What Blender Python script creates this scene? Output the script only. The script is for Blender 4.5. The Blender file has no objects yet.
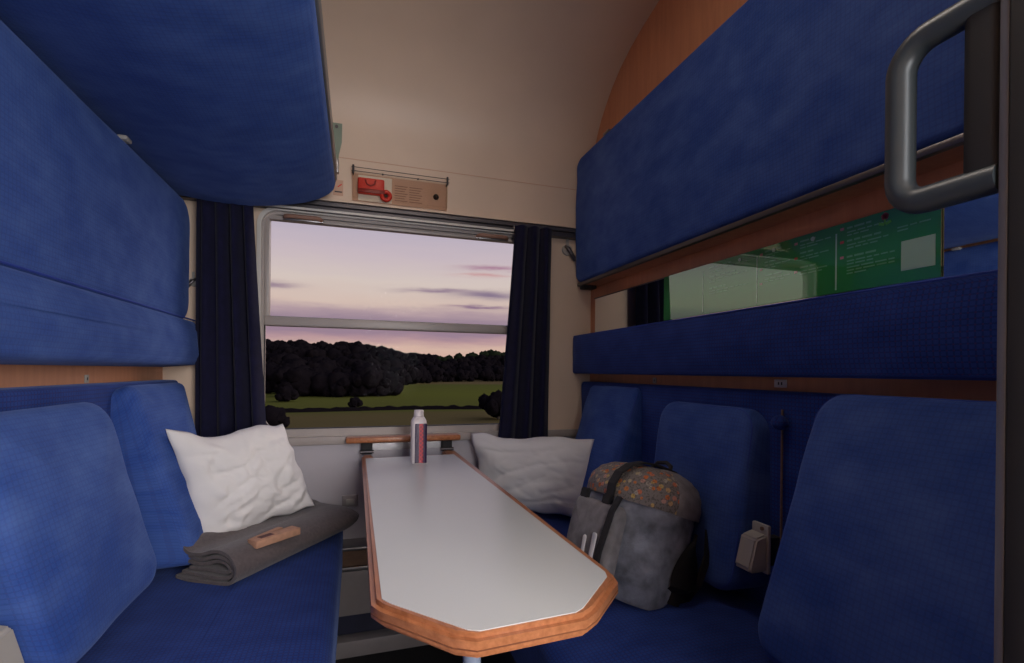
import bpy, bmesh, math, random
from mathutils import Vector, Matrix, noise
random.seed(7)
S = bpy.context.scene
COL = S.collection
PI = math.pi

# ------------------------------------------------------------------ colour / materials
def lin(r, g, b):
    f = lambda c: (c/255/12.92) if c/255 <= 0.04045 else ((c/255+0.055)/1.055)**2.4
    return (f(r), f(g), f(b), 1)

class NT:
    """tiny node-tree helper"""
    def __init__(s, tree):
        s.t = tree; s.n = tree.nodes; s.l = tree.links
    def node(s, typ, **kw):
        n = s.n.new(typ)
        for k, v in kw.items():
            if hasattr(n, k) and k not in n.inputs: setattr(n, k, v)
            else: n.inputs[k].default_value = v
        return n
    def link(s, a, b): s.l.new(a, b)
    def set(s, sock, v):
        if isinstance(v, bpy.types.NodeSocket): s.l.new(v, sock)
        else: sock.default_value = v
    def m(s, op, a, b=None, c=None, clamp=False):
        n = s.n.new('ShaderNodeMath'); n.operation = op; n.use_clamp = clamp
        s.set(n.inputs[0], a)
        if b is not None: s.set(n.inputs[1], b)
        if c is not None: s.set(n.inputs[2], c)
        return n.outputs[0]
    def mix(s, f, a, b, blend='MIX'):
        n = s.n.new('ShaderNodeMix'); n.data_type = 'RGBA'; n.blend_type = blend
        s.set(n.inputs[0], f); s.set(n.inputs[6], a); s.set(n.inputs[7], b)
        return n.outputs[2]
    def noise(s, vec, scale, detail=3, rough=0.5):
        n = s.n.new('ShaderNodeTexNoise'); n.inputs['Scale'].default_value = scale
        n.inputs['Detail'].default_value = detail; n.inputs['Roughness'].default_value = rough
        if vec is not None: s.l.new(vec, n.inputs['Vector'])
        return n.outputs['Fac']
    def map(s, vec, scale=(1,1,1), rot=(0,0,0)):
        n = s.n.new('ShaderNodeMapping'); n.inputs['Scale'].default_value = scale; n.inputs['Rotation'].default_value = rot
        s.l.new(vec, n.inputs['Vector']); return n.outputs[0]
    def ramp(s, fac, stops):
        n = s.n.new('ShaderNodeValToRGB'); s.l.new(fac, n.inputs[0]); e = n.color_ramp.elements
        while len(e) > 1: e.remove(e[-1])
        e[0].position = stops[0][0]; e[0].color = stops[0][1]
        for p, c in stops[1:]:
            x = e.new(p); x.color = c
        return n.outputs[0]

def base_mat(name):
    m = bpy.data.materials.new(name); m.use_nodes = True
    t = NT(m.node_tree); p = t.n['Principled BSDF']
    return m, t, p

def mat(name, col, rough=0.5, metal=0.0, var=0.06, scale=12, bump=0.0, bscale=80, spec=0.5, sheen=0, coat=0, stretch=(1,1,1)):
    m, t, p = base_mat(name)
    tc = t.n.new('ShaderNodeTexCoord').outputs['Object']
    v = t.map(tc, stretch)
    f = t.noise(v, scale, 4)
    a = tuple(max(0, c*(1-var*1.6)) for c in col[:3])+(1,)
    b = tuple(min(1, c*(1+var*1.6)) for c in col[:3])+(1,)
    t.link(t.ramp(f, [(0.3, a), (0.7, b)]), p.inputs['Base Color'])
    p.inputs['Roughness'].default_value = rough; p.inputs['Metallic'].default_value = metal
    p.inputs['Specular IOR Level'].default_value = spec
    if sheen: p.inputs['Sheen Weight'].default_value = sheen
    if coat: p.inputs['Coat Weight'].default_value = coat; p.inputs['Coat Roughness'].default_value = 0.05
    if bump:
        bn = t.n.new('ShaderNodeBump'); bn.inputs['Strength'].default_value = bump; bn.inputs['Distance'].default_value = 0.002
        t.link(t.noise(v, bscale, 3), bn.inputs['Height']); t.link(bn.outputs[0], p.inputs['Normal'])
    return m

def plush(name, base, light, check=0.5):
    """blue plush with a fine woven check and brushed patches of pile"""
    m, t, p = base_mat(name)
    uv = t.n.new('ShaderNodeTexCoord').outputs['UV']
    sp = t.n.new('ShaderNodeSeparateXYZ'); t.link(uv, sp.inputs[0])
    def lines(c, period, width):
        return t.m('LESS_THAN', t.m('FRACT', t.m('DIVIDE', c, period)), width)
    lu = lines(sp.outputs[0], 0.0105, 0.28); lv = lines(sp.outputs[1], 0.0105, 0.28)
    grid = t.m('MAXIMUM', lu, lv); dot = t.m('MULTIPLY', lu, lv)
    brush = t.noise(t.map(uv, (1.3, 2.0, 1), (0, 0, 0.5)), 6.5, 6, 0.62)
    big = t.noise(t.map(uv, (1, 1, 1)), 2.2, 3)
    f = t.m('MULTIPLY_ADD', t.m('SUBTRACT', brush, 0.42), 2.0, t.m('MULTIPLY', t.m('SUBTRACT', big, 0.40), 1.6), clamp=True)
    c = t.mix(f, base, light)
    dark = tuple(x*0.45 for x in base[:3])+(1,)
    pat = t.m('MULTIPLY', grid, t.m('MULTIPLY_ADD', f, -0.6*check, check))
    c = t.mix(pat, c, dark)
    c = t.mix(t.m('MULTIPLY', dot, 0.35*check), c, lin(110, 30, 60))
    t.link(c, p.inputs['Base Color'])
    p.inputs['Roughness'].default_value = 0.85; p.inputs['Specular IOR Level'].default_value = 0.2
    p.inputs['Sheen Weight'].default_value = 0.22; p.inputs['Sheen Roughness'].default_value = 0.4
    p.inputs['Sheen Tint'].default_value = lin(150, 175, 235)
    bn = t.n.new('ShaderNodeBump'); bn.inputs['Strength'].default_value = 0.35; bn.inputs['Distance'].default_value = 0.002
    h = t.m('ADD', t.m('MULTIPLY', brush, 1.5), t.m('MULTIPLY', grid, -0.3))
    t.link(h, bn.inputs['Height']); t.link(bn.outputs[0], p.inputs['Normal'])
    return m

def wood(name, a, b, scale=1.0, rough=0.35, axis=1):
    m, t, p = base_mat(name)
    tc = t.n.new('ShaderNodeTexCoord').outputs['Object']
    st = [14, 14, 14]; st[axis] = 1.2
    f = t.noise(t.map(tc, tuple(s*scale for s in st)), 3.0, 6, 0.6)
    t.link(t.ramp(f, [(0.3, a), (0.7, b)]), p.inputs['Base Color'])
    p.inputs['Roughness'].default_value = rough
    return m

M = {}
M['plush'] = plush('blue_plush', lin(43, 72, 142), lin(76, 103, 166), 0.22)
M['plush_check'] = plush('blue_checked_plush', lin(27, 52, 122), lin(46, 72, 144), 0.6)
M['piping'] = mat('blue_piping', lin(34, 62, 150), 0.7, var=.05)
M['wall'] = mat('cream_wall_laminate', lin(214, 190, 168), 0.45, var=.03, scale=3)
M['wall_low'] = mat('cool_lit_wall_laminate', lin(178, 172, 178), 0.45, var=.03, scale=5)  # wall laminate with its cooler light put into the colour
M['panel'] = wood('orange_beech_laminate', lin(190, 126, 92), lin(206, 142, 104), 1.0, 0.45, axis=2)
M['beech'] = wood('beech_edge', lin(150, 92, 58), lin(186, 122, 82), 2.2, 0.3, axis=1)
M['ply'] = wood('plywood_layers', lin(104, 60, 40), lin(150, 96, 62), 1.0, 0.35, axis=0)
M['laminate'] = mat('white_table_laminate', lin(203, 204, 202), 0.28, var=.015, scale=3)
M['alu'] = mat('brushed_aluminium', lin(150, 148, 150), 0.35, metal=.85, var=.05, stretch=(1, 20, 20))
M['alu_dark'] = mat('dark_aluminium', lin(96, 92, 94), 0.4, metal=.8, var=.05)
M['frame_light'] = mat('pale_window_lip', lin(206, 200, 192), 0.35, var=.02)
M['frame'] = mat('grey_window_frame', lin(168, 158, 152), 0.4, var=.03)
M['rubber'] = mat('black_rubber', lin(26, 26, 28), 0.7, var=.1)
M['curtain'] = mat('navy_curtain_cloth', lin(27, 26, 64), 0.9, var=.12, scale=40, bump=.3, bscale=400, sheen=.15)
M['pillow'] = mat('white_pillow_cotton', lin(222, 218, 216), 0.9, var=.015, bump=.12, bscale=60)
M['blanket'] = mat('grey_blanket_wool', lin(88, 78, 78), 0.95, var=.1, scale=90, bump=.5, bscale=500, sheen=.2)
M['kraft'] = mat('tan_card', lin(186, 140, 112), 0.8, var=.08, scale=60)
M['kraft_dark'] = mat('dark_printed_card', lin(96, 62, 58), 0.8, var=.1, scale=60)
M['floor'] = mat('black_speckled_floor', lin(26, 25, 28), 0.8, var=.5, scale=220)
M['grey_plastic'] = mat('grey_plastic', lin(168, 164, 158), 0.45, var=.03)
M['handle'] = mat('dark_grey_handle_plastic', lin(58, 64, 67), 0.38, var=.06, scale=8)
M['door'] = mat('dark_door_paint', lin(46, 46, 46), 0.5, var=.06)
M['door_trim'] = mat('grey_door_trim', lin(104, 106, 112), 0.35, metal=.3, var=.04)
M['white_plate'] = mat('white_number_plate', lin(222, 218, 218), 0.5, var=.02)
M['dark_print'] = mat('dark_print', lin(60, 56, 58), 0.6, var=.02)
M['red'] = mat('red_enamel', lin(214, 44, 30), 0.4, var=.05)
M['red_dark'] = mat('dark_red_enamel', lin(140, 22, 18), 0.4, var=.05)
M['white'] = mat('white_paint', lin(226, 220, 206), 0.5, var=.02)
M['faded_label'] = mat('faded_beige_label', lin(200, 160, 136), 0.5, var=.03)
M['faded_print'] = mat('faded_brown_print', lin(150, 112, 94), 0.6, var=.03)
M['green_grey'] = mat('green_grey_strap', lin(128, 142, 126), 0.6, var=.05)
M['heater'] = mat('grey_heater_panel', lin(150, 142, 142), 0.4, var=.04)
M['slot_wood'] = mat('brown_slot_lining', lin(120, 92, 74), 0.5, var=.12, scale=20, stretch=(1, 8, 8))
M['bench_base'] = mat('dark_blue_grey_base', lin(40, 42, 64), 0.6, var=.1)
M['leg_blue'] = mat('pale_blue_grey_leg', lin(140, 152, 172), 0.35, var=.04)
M['bottle_white'] = mat('white_carton', lin(216, 206, 206), 0.4, var=.02)
M['bag_grey'] = mat('grey_canvas', lin(124, 127, 138), 0.92, var=.3, scale=22, bump=.6, bscale=260)
M['bag_light'] = mat('light_grey_canvas', lin(132, 128, 130), 0.9, var=.12, scale=40, bump=.5, bscale=260)
M['bag_dark'] = mat('black_webbing', lin(38, 36, 38), 0.8, var=.15, scale=60)
M['bark'] = mat('dark_bark', lin(40, 34, 34), 0.95, var=.2)

# mirror
m, t, p = base_mat('mirror_glass'); p.inputs['Base Color'].default_value = (.86, .86, .84, 1)
p.inputs['Metallic'].default_value = 1; p.inputs['Roughness'].default_value = 0.015
M['mirror'] = m

def glossy_print(name, col, gloss=0.20):
    """printed sheet behind a shiny clear cover"""
    m, t, p = base_mat(name)
    tc = t.n.new('ShaderNodeTexCoord').outputs['Object']
    f = t.noise(tc, 6, 2)
    t.link(t.mix(f, tuple(c*.93 for c in col[:3])+(1,), tuple(min(1, c*1.07) for c in col[:3])+(1,)), p.inputs['Base Color'])
    p.inputs['Roughness'].default_value = 0.5
    g = t.n.new('ShaderNodeBsdfGlossy'); g.inputs['Roughness'].default_value = 0.01; g.inputs['Color'].default_value = (.78, .96, .86, 1)
    mx = t.n.new('ShaderNodeMixShader'); mx.inputs[0].default_value = gloss
    out = t.n['Material Output']
    t.link(p.outputs[0], mx.inputs[1]); t.link(g.outputs[0], mx.inputs[2]); t.link(mx.outputs[0], out.inputs[0])
    return m
M['sign'] = glossy_print('green_poster_sheet', lin(10, 134, 54))
M['sign_text'] = glossy_print('pale_green_print', lin(104, 176, 128))
M['sign_line'] = glossy_print('white_print', lin(170, 210, 186))
M['sign_red'] = glossy_print('red_print', lin(190, 70, 60))
M['sign_pink'] = glossy_print('pink_print', lin(200, 130, 130))
M['sign_lime'] = glossy_print('lime_print', lin(90, 190, 40))

# clear pane
m, t, p = base_mat('window_glass')
tr = t.n.new('ShaderNodeBsdfTransparent'); tr.inputs[0].default_value = (.95, .95, .955, 1)
g = t.n.new('ShaderNodeBsdfGlossy'); g.inputs['Roughness'].default_value = 0.01
fr = t.n.new('ShaderNodeFresnel'); fr.inputs[0].default_value = 1.03
mx = t.n.new('ShaderNodeMixShader'); t.link(fr.outputs[0], mx.inputs[0]); t.link(tr.outputs[0], mx.inputs[1]); t.link(g.outputs[0], mx.inputs[2])
t.link(mx.outputs[0], t.n['Material Output'].inputs[0]); t.n.remove(p)
M['glass'] = m
m, t, p = base_mat('clear_plastic_cover')
tr = t.n.new('ShaderNodeBsdfTransparent'); tr.inputs[0].default_value = (.95, .93, .9, 1)
g = t.n.new('ShaderNodeBsdfGlossy'); g.inputs['Roughness'].default_value = 0.12
mx = t.n.new('ShaderNodeMixShader'); mx.inputs[0].default_value = .02; t.link(tr.outputs[0], mx.inputs[1]); t.link(g.outputs[0], mx.inputs[2])
t.link(mx.outputs[0], t.n['Material Output'].inputs[0]); t.n.remove(p)
M['clear'] = m

def lamp_mat(name, col, strength):
    m, t, p = base_mat(name)
    p.inputs['Emission Color'].default_value = col; p.inputs['Emission Strength'].default_value = strength
    p.inputs['Base Color'].default_value = (.8, .8, .8, 1)
    return m
M['lamp'] = lamp_mat('lit_lamp_diffuser', (1.0, .88, .78, 1), 9.0)
M['lamp_corr'] = lamp_mat('lit_corridor_diffuser', (1.0, .90, .82, 1), 6.0)

# bottle label: purple sleeve with a red lace-like band
m, t, p = base_mat('purple_red_label')
uv = t.n.new('ShaderNodeTexCoord').outputs['Object']
sp = t.n.new('ShaderNodeSeparateXYZ'); t.link(uv, sp.inputs[0])
vz = t.m('SINE', t.m('MULTIPLY', sp.outputs[2], 420)); vx = t.m('SINE', t.m('MULTIPLY', sp.outputs[0], 420))
dia = t.m('GREATER_THAN', t.m('MULTIPLY', vz, vx), -0.15)
band = t.m('LESS_THAN', t.m('ABSOLUTE', t.m('SUBTRACT', sp.outputs[0], 0.9330)), 0.0078)
cc = t.mix(t.m('MULTIPLY', band, t.m('MULTIPLY_ADD', dia, .6, .4)), lin(42, 16, 58), lin(186, 40, 50))
t.link(cc, p.inputs['Base Color']); p.inputs['Roughness'].default_value = .35
M['label'] = m

# floral canvas
m, t, p = base_mat('floral_print_canvas')
tc = t.n.new('ShaderNodeTexCoord').outputs['Object']
vo = t.n.new('ShaderNodeTexVoronoi'); vo.inputs['Scale'].default_value = 62; t.link(tc, vo.inputs['Vector'])
rgb = t.n.new('ShaderNodeSeparateColor'); t.link(vo.outputs['Color'], rgb.inputs[0])
pal = t.ramp(rgb.outputs[0], [(0, lin(196, 126, 70)), (.25, lin(206, 104, 56)), (.45, lin(190, 150, 140)), (.6, lin(196, 164, 90)), (.8, lin(170, 164, 150)), (1, lin(150, 140, 134))])
dot = t.m('LESS_THAN', vo.outputs['Distance'], 0.42)
msk = t.m('GREATER_THAN', rgb.outputs[1], 0.25)
f2 = t.noise(tc, 24, 3)
bg = t.mix(f2, lin(112, 106, 104), lin(140, 132, 126))
c = t.mix(t.m('MULTIPLY', dot, msk), bg, pal)
c = t.mix(t.m('MULTIPLY', t.m('GREATER_THAN', t.noise(tc, 190, 2), .56), .5), c, lin(60, 52, 50))
t.link(c, p.inputs['Base Color']); p.inputs['Roughness'].default_value = .85
M['floral'] = m

# ground outside: green meadow, brownish verge near the line and a tan strip far off
m, t, p = base_mat('meadow_grass')
tc = t.n.new('ShaderNodeTexCoord').outputs['Object']
sp = t.n.new('ShaderNodeSeparateXYZ'); t.link(tc, sp.inputs[0])
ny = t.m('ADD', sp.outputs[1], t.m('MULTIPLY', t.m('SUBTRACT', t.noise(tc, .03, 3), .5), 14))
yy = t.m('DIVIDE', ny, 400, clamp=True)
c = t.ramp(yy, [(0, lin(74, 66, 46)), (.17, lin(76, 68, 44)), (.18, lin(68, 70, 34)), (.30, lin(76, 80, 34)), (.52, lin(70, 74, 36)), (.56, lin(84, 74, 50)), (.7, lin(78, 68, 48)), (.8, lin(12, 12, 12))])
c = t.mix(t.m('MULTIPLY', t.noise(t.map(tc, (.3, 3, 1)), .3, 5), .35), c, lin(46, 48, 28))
t.link(c, p.inputs['Base Color']); p.inputs['Roughness'].default_value = 1; p.inputs['Specular IOR Level'].default_value = 0
M['grass'] = m
def leaf(name, a, b):
    m, t, p = base_mat(name)
    tc = t.n.new('ShaderNodeTexCoord').outputs['Object']
    t.link(t.mix(t.noise(tc, 1.6, 4), a, b), p.inputs['Base Color'])
    p.inputs['Roughness'].default_value = 1; p.inputs['Specular IOR Level'].default_value = 0
    return m
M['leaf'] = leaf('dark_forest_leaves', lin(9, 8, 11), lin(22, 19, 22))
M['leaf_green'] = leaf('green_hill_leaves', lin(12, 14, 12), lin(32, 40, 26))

# ------------------------------------------------------------------ mesh helpers
def link(name, bm, m, parent=None, smooth=True, autosm=True, mats=None):
    bmesh.ops.recalc_face_normals(bm, faces=bm.faces[:]) if bm.faces else None
    uvl = bm.loops.layers.uv.verify(); own = bm.verts.layers.float_vector.get('own_uv')
    for f in bm.faces:
        n = f.normal; a = max(range(3), key=lambda i: abs(n[i]))
        for l in f.loops:
            c = l.vert.co
            l[uvl].uv = l.vert[own].xy if own else (c.y, c.z) if a == 0 else ((c.x, c.z) if a == 1 else (c.x, c.y))
        f.smooth = smooth
    me = bpy.data.meshes.new(name); bm.to_mesh(me); bm.free()
    o = bpy.data.objects.new(name, me); COL.objects.link(o)
    for mm in (mats or [m]): me.materials.append(mm)
    if smooth and autosm:
        # sharpen hard edges
        b2 = bmesh.new(); b2.from_mesh(me)
        for e in b2.edges:
            if len(e.link_faces) == 2 and e.calc_face_angle(0) > math.radians(38): e.smooth = False
        b2.to_mesh(me); b2.free()
    if parent is not None:
        o.parent = parent; o.matrix_parent_inverse = Matrix.Translation(-base_of(parent))
    return o

BASES = {}
def base_of(o): return BASES.get(o.name, Vector((0, 0, 0)))

def thing(name, loc, label, cat, group=None):
    o = bpy.data.objects.new(name, None); COL.objects.link(o)
    o.location = loc; o.empty_display_size = .05; BASES[o.name] = Vector(loc)
    tag(o, label, cat, group); return o
def tag(o, label, cat, group=None):
    o['label'] = label; o['category'] = cat
    if group: o['group'] = group
    return o
def struct(name, bm, m, **k):
    o = link(name, bm, m, **k)
    if o.parent is None: o['kind'] = 'structure'
    return o

def box(bm, x0, x1, y0, y1, z0, z1, bevel=0.0, seg=2, rot=None, mi=0):
    c = Vector(((x0+x1)/2, (y0+y1)/2, (z0+z1)/2))
    Mx = Matrix.Translation(c)
    if rot is not None: Mx = Mx @ rot
    r = bmesh.ops.create_cube(bm, size=1, matrix=Mx @ Matrix.Diagonal((abs(x1-x0), abs(y1-y0), abs(z1-z0), 1)))
    vs = r['verts']
    fs = set(f for v in vs for f in v.link_faces)
    for f in fs: f.material_index = mi
    if bevel:
        es = list(set(e for v in vs for e in v.link_edges))
        bmesh.ops.bevel(bm, geom=es, offset=bevel, segments=seg, affect='EDGES', profile=0.5)
    return bm
def B(*a, **k): return box(bmesh.new(), *a, **k)

def tube(bm, pts, r, seg=12, cap=True, sx=1.0, up=Vector((0, 0, 1))):
    pts = [Vector(p) for p in pts]; rings = []
    for i, p in enumerate(pts):
        d = (pts[min(i+1, len(pts)-1)] - pts[max(i-1, 0)]).normalized()
        a = d.cross(up)
        if a.length < 1e-4: a = d.cross(Vector((1, 0, 0)))
        a.normalize(); b = a.cross(d)
        rr = r[i] if isinstance(r, (list, tuple)) else r
        rings.append([bm.verts.new(p + a*math.cos(2*PI*k/seg)*rr*sx + b*math.sin(2*PI*k/seg)*rr) for k in range(seg)])
    for i in range(len(rings)-1):
        for k in range(seg):
            bm.faces.new((rings[i][k], rings[i][(k+1) % seg], rings[i+1][(k+1) % seg], rings[i+1][k]))
    if cap:
        bm.faces.new(rings[0][::-1]); bm.faces.new(rings[-1])
    return bm

def rrect(w, h, r, n=6):
    """closed rounded rectangle centred at 0, counter-clockwise"""
    r = max(min(r, w/2-1e-4, h/2-1e-4), 1e-4); out = []
    for cx, cy, a0 in ((w/2-r, h/2-r, 0), (-w/2+r, h/2-r, PI/2), (-w/2+r, -h/2+r, PI), (w/2-r, -h/2+r, 3*PI/2)):
        for k in range(n+1):
            a = a0 + PI/2*k/n; out.append((cx+r*math.cos(a), cy+r*math.sin(a)))
    return out

def pad(P00, P10, P11, P01, thick, r=.05, e=.025, bulge=.01, flip=False, rough=.003, seed=0, n=7, lean_bottom=0):
    """upholstered slab. P00..P01 are the four corners of its face (u along, v up)"""
    P00, P10, P11, P01 = map(Vector, (P00, P10, P11, P01))
    w = ((P10-P00).length+(P11-P01).length)/2; h = ((P01-P00).length+(P11-P10).length)/2
    N = (P10-P00).cross(P01-P00).normalized()
    if flip: N = -N
    def W(u, v, d):
        s = u/w+.5; q = v/h+.5
        p = P00*(1-s)*(1-q)+P10*s*(1-q)+P11*s*q+P01*(1-s)*q
        nz = noise.noise(p*9+Vector((seed, 0, 0)))*rough*(1 if d > -thick*.9 else 0)
        return p+N*(d+nz)
    bm = bmesh.new(); rings = []; own = bm.verts.layers.float_vector.new('own_uv')
    def ring(ins, d):
        pts = rrect(w-2*ins, h-2*ins, r-ins, n)
        # extra points on the straight sides
        q = []
        for i, a in enumerate(pts):
            b = pts[(i+1) % len(pts)]; q.append(a)
            if (i+1) % (n+1) == 0:
                for k in range(1, 8): q.append((a[0]+(b[0]-a[0])*k/8, a[1]+(b[1]-a[1])*k/8))
        rr_ = []
        for x, y in q:
            vv_ = bm.verts.new(W(x, y, d)); g_ = 1+max(0, -d)/(max(abs(x)/w, abs(y)/h)*min(w, h)+1e-3) if d < 0 else 1
            vv_[own] = (P00.y+P00.x*.3+x*g_, y*g_+P00.z, 0); rr_.append(vv_)
        rings.append(rr_)
    ring(0, -thick)
    ring(0, -e-(thick-e)*.5); ring(0, -e)
    for k in range(1, 6):
        a = PI/2*k/5; ring(e*(1-math.cos(a)), -e*(1-math.sin(a)))
    m = min(w, h)/2
    for k in range(1, 9):
        f = k/9; ins = e+(m-e)*f*.98
        ring(ins, bulge*(1-(1-f)**2.2))
    for i in range(len(rings)-1):
        a, b = rings[i], rings[i+1]
        for k in range(len(a)):
            k2 = (k+1) % len(a); bm.faces.new((a[k], a[k2], b[k2], b[k]))
    bm.faces.new(rings[-1]); bm.faces.new(rings[0][::-1])
    return bm

def extrude_poly(pts, axis, a, b, bm=None):
    """closed 2-D polygon extruded along an axis between a and b"""
    bm = bm or bmesh.new()
    def V(p, t):
        if axis == 0: return (t, p[0], p[1])
        if axis == 1: return (p[0], t, p[1])
        return (p[0], p[1], t)
    A = [bm.verts.new(V(p, a)) for p in pts]; Bv = [bm.verts.new(V(p, b)) for p in pts]
    n = len(pts)
    for i in range(n): bm.faces.new((A[i], A[(i+1) % n], Bv[(i+1) % n], Bv[i]))
    bm.faces.new(A[::-1]); bm.faces.new(Bv)
    return bm

def ring_prism(outer, inner, y0, y1, bm=None):
    """flat ring between two outlines with equal point counts in xz, from y0 to y1"""
    bm = bm or bmesh.new(); n = len(outer)
    R = [[bm.verts.new((p[0], y, p[1])) for p in pl] for pl, y in ((outer, y0), (inner, y0), (inner, y1), (outer, y1))]
    for a, b in ((0, 1), (1, 2), (2, 3), (3, 0)):
        for i in range(n): bm.faces.new((R[a][i], R[a][(i+1) % n], R[b][(i+1) % n], R[b][i]))
    return bm
def rr_at(x0, x1, z0, z1, r, n=8):
    return [((x0+x1)/2+a, (z0+z1)/2+b) for a, b in rrect(x1-x0, z1-z0, r, n)]

# ================================================================== SETTING
W = 1.80; YB = -1.93        # compartment width, door-side end
floor = struct('floor', B(-.1, W+.1, YB-.95, .02, -.05, 0), M['floor'])
struct('wall_left', B(-.04, 0.0, YB, .0, 0, 2.75), M['panel'])
struct('wall_right', B(W, W+.04, YB, .0, 0, 2.75), M['panel'])

# curved cream ceiling that runs down into the wall above the window
prof = [(0, 2.04), (-.001, 2.10), (-.006, 2.17), (-.022, 2.235), (-.05, 2.295), (-.088, 2.350), (-.135, 2.402), (-.19, 2.452),
        (-.26, 2.498), (-.34, 2.535), (-.43, 2.564), (-.547, 2.590), (-.70, 2.607), (-.90, 2.615), (-1.3, 2.62), (YB, 2.62)]
back = [(YB, 2.70), (-.6, 2.70), (-.1, 2.55), (.06, 2.30), (.06, 2.04)]
struct('ceiling', extrude_poly(prof+back, 0, 0, W), M['wall'])

# window wall: cream above the sill, cooler light painted in grey below it
def wall_window():
    bm = bmesh.new()
    hole = rr_at(.318, 1.482, .845, 1.805, .075, 8)
    cx, cz = .9, 1.325; X0, X1, Z0, Z1 = 0, W, .845, 2.04
    outer = []
    for x, z in hole:
        dx, dz = x-cx, z-cz
        tx = ((X1-cx)/dx if dx > 0 else (X0-cx)/dx) if abs(dx) > 1e-9 else 1e9
        tz = ((Z1-cz)/dz if dz > 0 else (Z0-cz)/dz) if abs(dz) > 1e-9 else 1e9
        tt = min(tx, tz); outer.append([cx+dx*tt, cz+dz*tt])
    for c in ((X0, Z0), (X1, Z0), (X0, Z1), (X1, Z1)):
        k = min(range(len(outer)), key=lambda i: (outer[i][0]-c[0])**2+(outer[i][1]-c[1])**2); outer[k] = list(c)
    ring_prism(outer, hole, 0, .06, bm)
    return bm
struct('wall_window', wall_window(), M['wall'], smooth=False)
struct('wall_window_base', B(0, W, 0.0, .06, 0, .8445), M['wall_low'])
# horizontal joint where the wall panel ends under the curved ceiling
struct('trim_1', B(0, W, -.0015, 0, 2.0395, 2.0425), M['faded_label'])
# window sill strip
struct('trim_2', B(.02, W-.02, -.018, .0, .838, .872, bevel=.004), M['frame'])

# window: outer rounded frame, transom, opening upper sash, two panes, outside pane edge
w1 = struct('window_1', ring_prism(rr_at(.318, 1.482, .855, 1.805, .075), rr_at(.334, 1.466, .872, 1.789, .062), -.014, .055), M['frame_light'])
inner = link('window_frame', ring_prism(rr_at(.334, 1.466, .872, 1.789, .062), rr_at(.343, 1.457, .903, 1.778, .055), .006, .055), M['frame'], w1)
link('rubber_seal', ring_prism(rr_at(.342, 1.458, .902, 1.779, .055), rr_at(.346, 1.454, .906, 1.775, .052), .012, .030), M['rubber'], w1)
bm = bmesh.new(); box(bm, .343, 1.457, .002, .05, 1.326, 1.366, bevel=.007, seg=3)
link('transom_bar', bm, M['frame'], w1)
bm = bmesh.new(); box(bm, .343, .362, .004, .04, 1.362, 1.76, bevel=.004); box(bm, 1.438, 1.457, .004, .04, 1.362, 1.76, bevel=.004)
box(bm, .360, 1.440, .006, .04, 1.757, 1.776, bevel=.004)
link('upper_sash', bm, M['frame'], w1)
link('upper_pane', B(.358, 1.442, .024, .028, 1.358, 1.762), M['glass'], w1)
link('lower_pane', B(.343, 1.457, .034, .038, .903, 1.338), M['glass'], w1)
for x0, x1 in ((.418, .556), (1.222, 1.360)):
    bm = bmesh.new()
    tube(bm, [(x0, .0, 1.768), (x0+.004, -.018, 1.767), (x0+.014, -.026, 1.767), (x1-.014, -.026, 1.767), (x1-.004, -.018, 1.767), (x1, .0, 1.768)], .0085, 10)
    link('pull_handle', bm, M['faded_print'], w1)
    link('handle_plate', B(x0-.008, x1+.008, -.004, .006, 1.757, 1.776, bevel=.003), M['alu'], w1)

# curtain rail (a profile across the whole wall)
pr = [(-.002, 1.842), (-.030, 1.842), (-.036, 1.836), (-.036, 1.822), (-.026, 1.818), (-.026, 1.806), (-.034, 1.803), (-.034, 1.796), (-.002, 1.794)]
rail = link('curtain_rail', extrude_poly(pr, 0, .005, W-.005), M['alu_dark'])
tag(rail, 'long dark aluminium curtain rail above the train window', 'curtain rail')
link('lip_highlight', B(.35, 1.40, -.0375, -.034, 1.7945, 1.8035), M['frame_light'], rail)  # highlight along the rail, put in as a pale strip
link('top_lip', B(.0, W, -.0375, -.002, 1.8425, 1.8475), M['wall'], rail)

# end wall with doorway and the corridor behind the camera
def end_wall():
    bm = bmesh.new()
    box(bm, 0, .34, YB-.03, YB, 0, 2.62); box(bm, 1.50, W, YB-.03, YB, 0, 2.62); box(bm, .34, 1.50, YB-.03, YB, 2.05, 2.62)
    return bm
struct('wall_doorway', end_wall(), M['wall'], smooth=False)
bm = bmesh.new()
ring_prism([(W+.1, 2.3), (-.1, 2.3), (-.1, 0), (W+.1, 0)], [(W-.05, 2.0), (.75, 2.0), (.75, .85), (W-.05, .85)], YB-.95, YB-.90, bm)
struct('wall_corridor', bm, M['wall'], smooth=False)
w2 = struct('window_2', ring_prism([(W-.05, 2.0), (.75, 2.0), (.75, .85), (W-.05, .85)], [(W-.08, 1.97), (.78, 1.97), (.78, .88), (W-.08, .88)], YB-.94, YB-.895), M['frame'], smooth=False)  # unseen window, placed and sized to suit the added area light
link('pane', B(.77, W-.07, YB-.93, YB-.926, .87, 1.98), M['glass'], w2)
# added area light behind the corridor window, brightening the compartment through the doorway
ld_ = bpy.data.lights.new('corridor_fill_light', 'AREA'); ld_.shape = 'RECTANGLE'; ld_.size = .94; ld_.size_y = 1.08; ld_.energy = 36; ld_.color = (.97, .98, 1.0)
lo = bpy.data.objects.new('corridor_fill_light', ld_); COL.objects.link(lo); lo.location = (1.25, YB-.97, 1.425); lo.rotation_euler = (PI/2, 0, 0)
struct('wall_corridor_left', B(-.14, -.1, YB-.95, YB, 0, 2.3), M['wall'])
struct('wall_corridor_right', B(W+.1, W+.14, YB-.95, YB, 0, 2.3), M['wall'])
struct('ceiling', B(-.1, W+.1, YB-.95, YB-.03, 2.3, 2.34), M['wall'])

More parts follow.
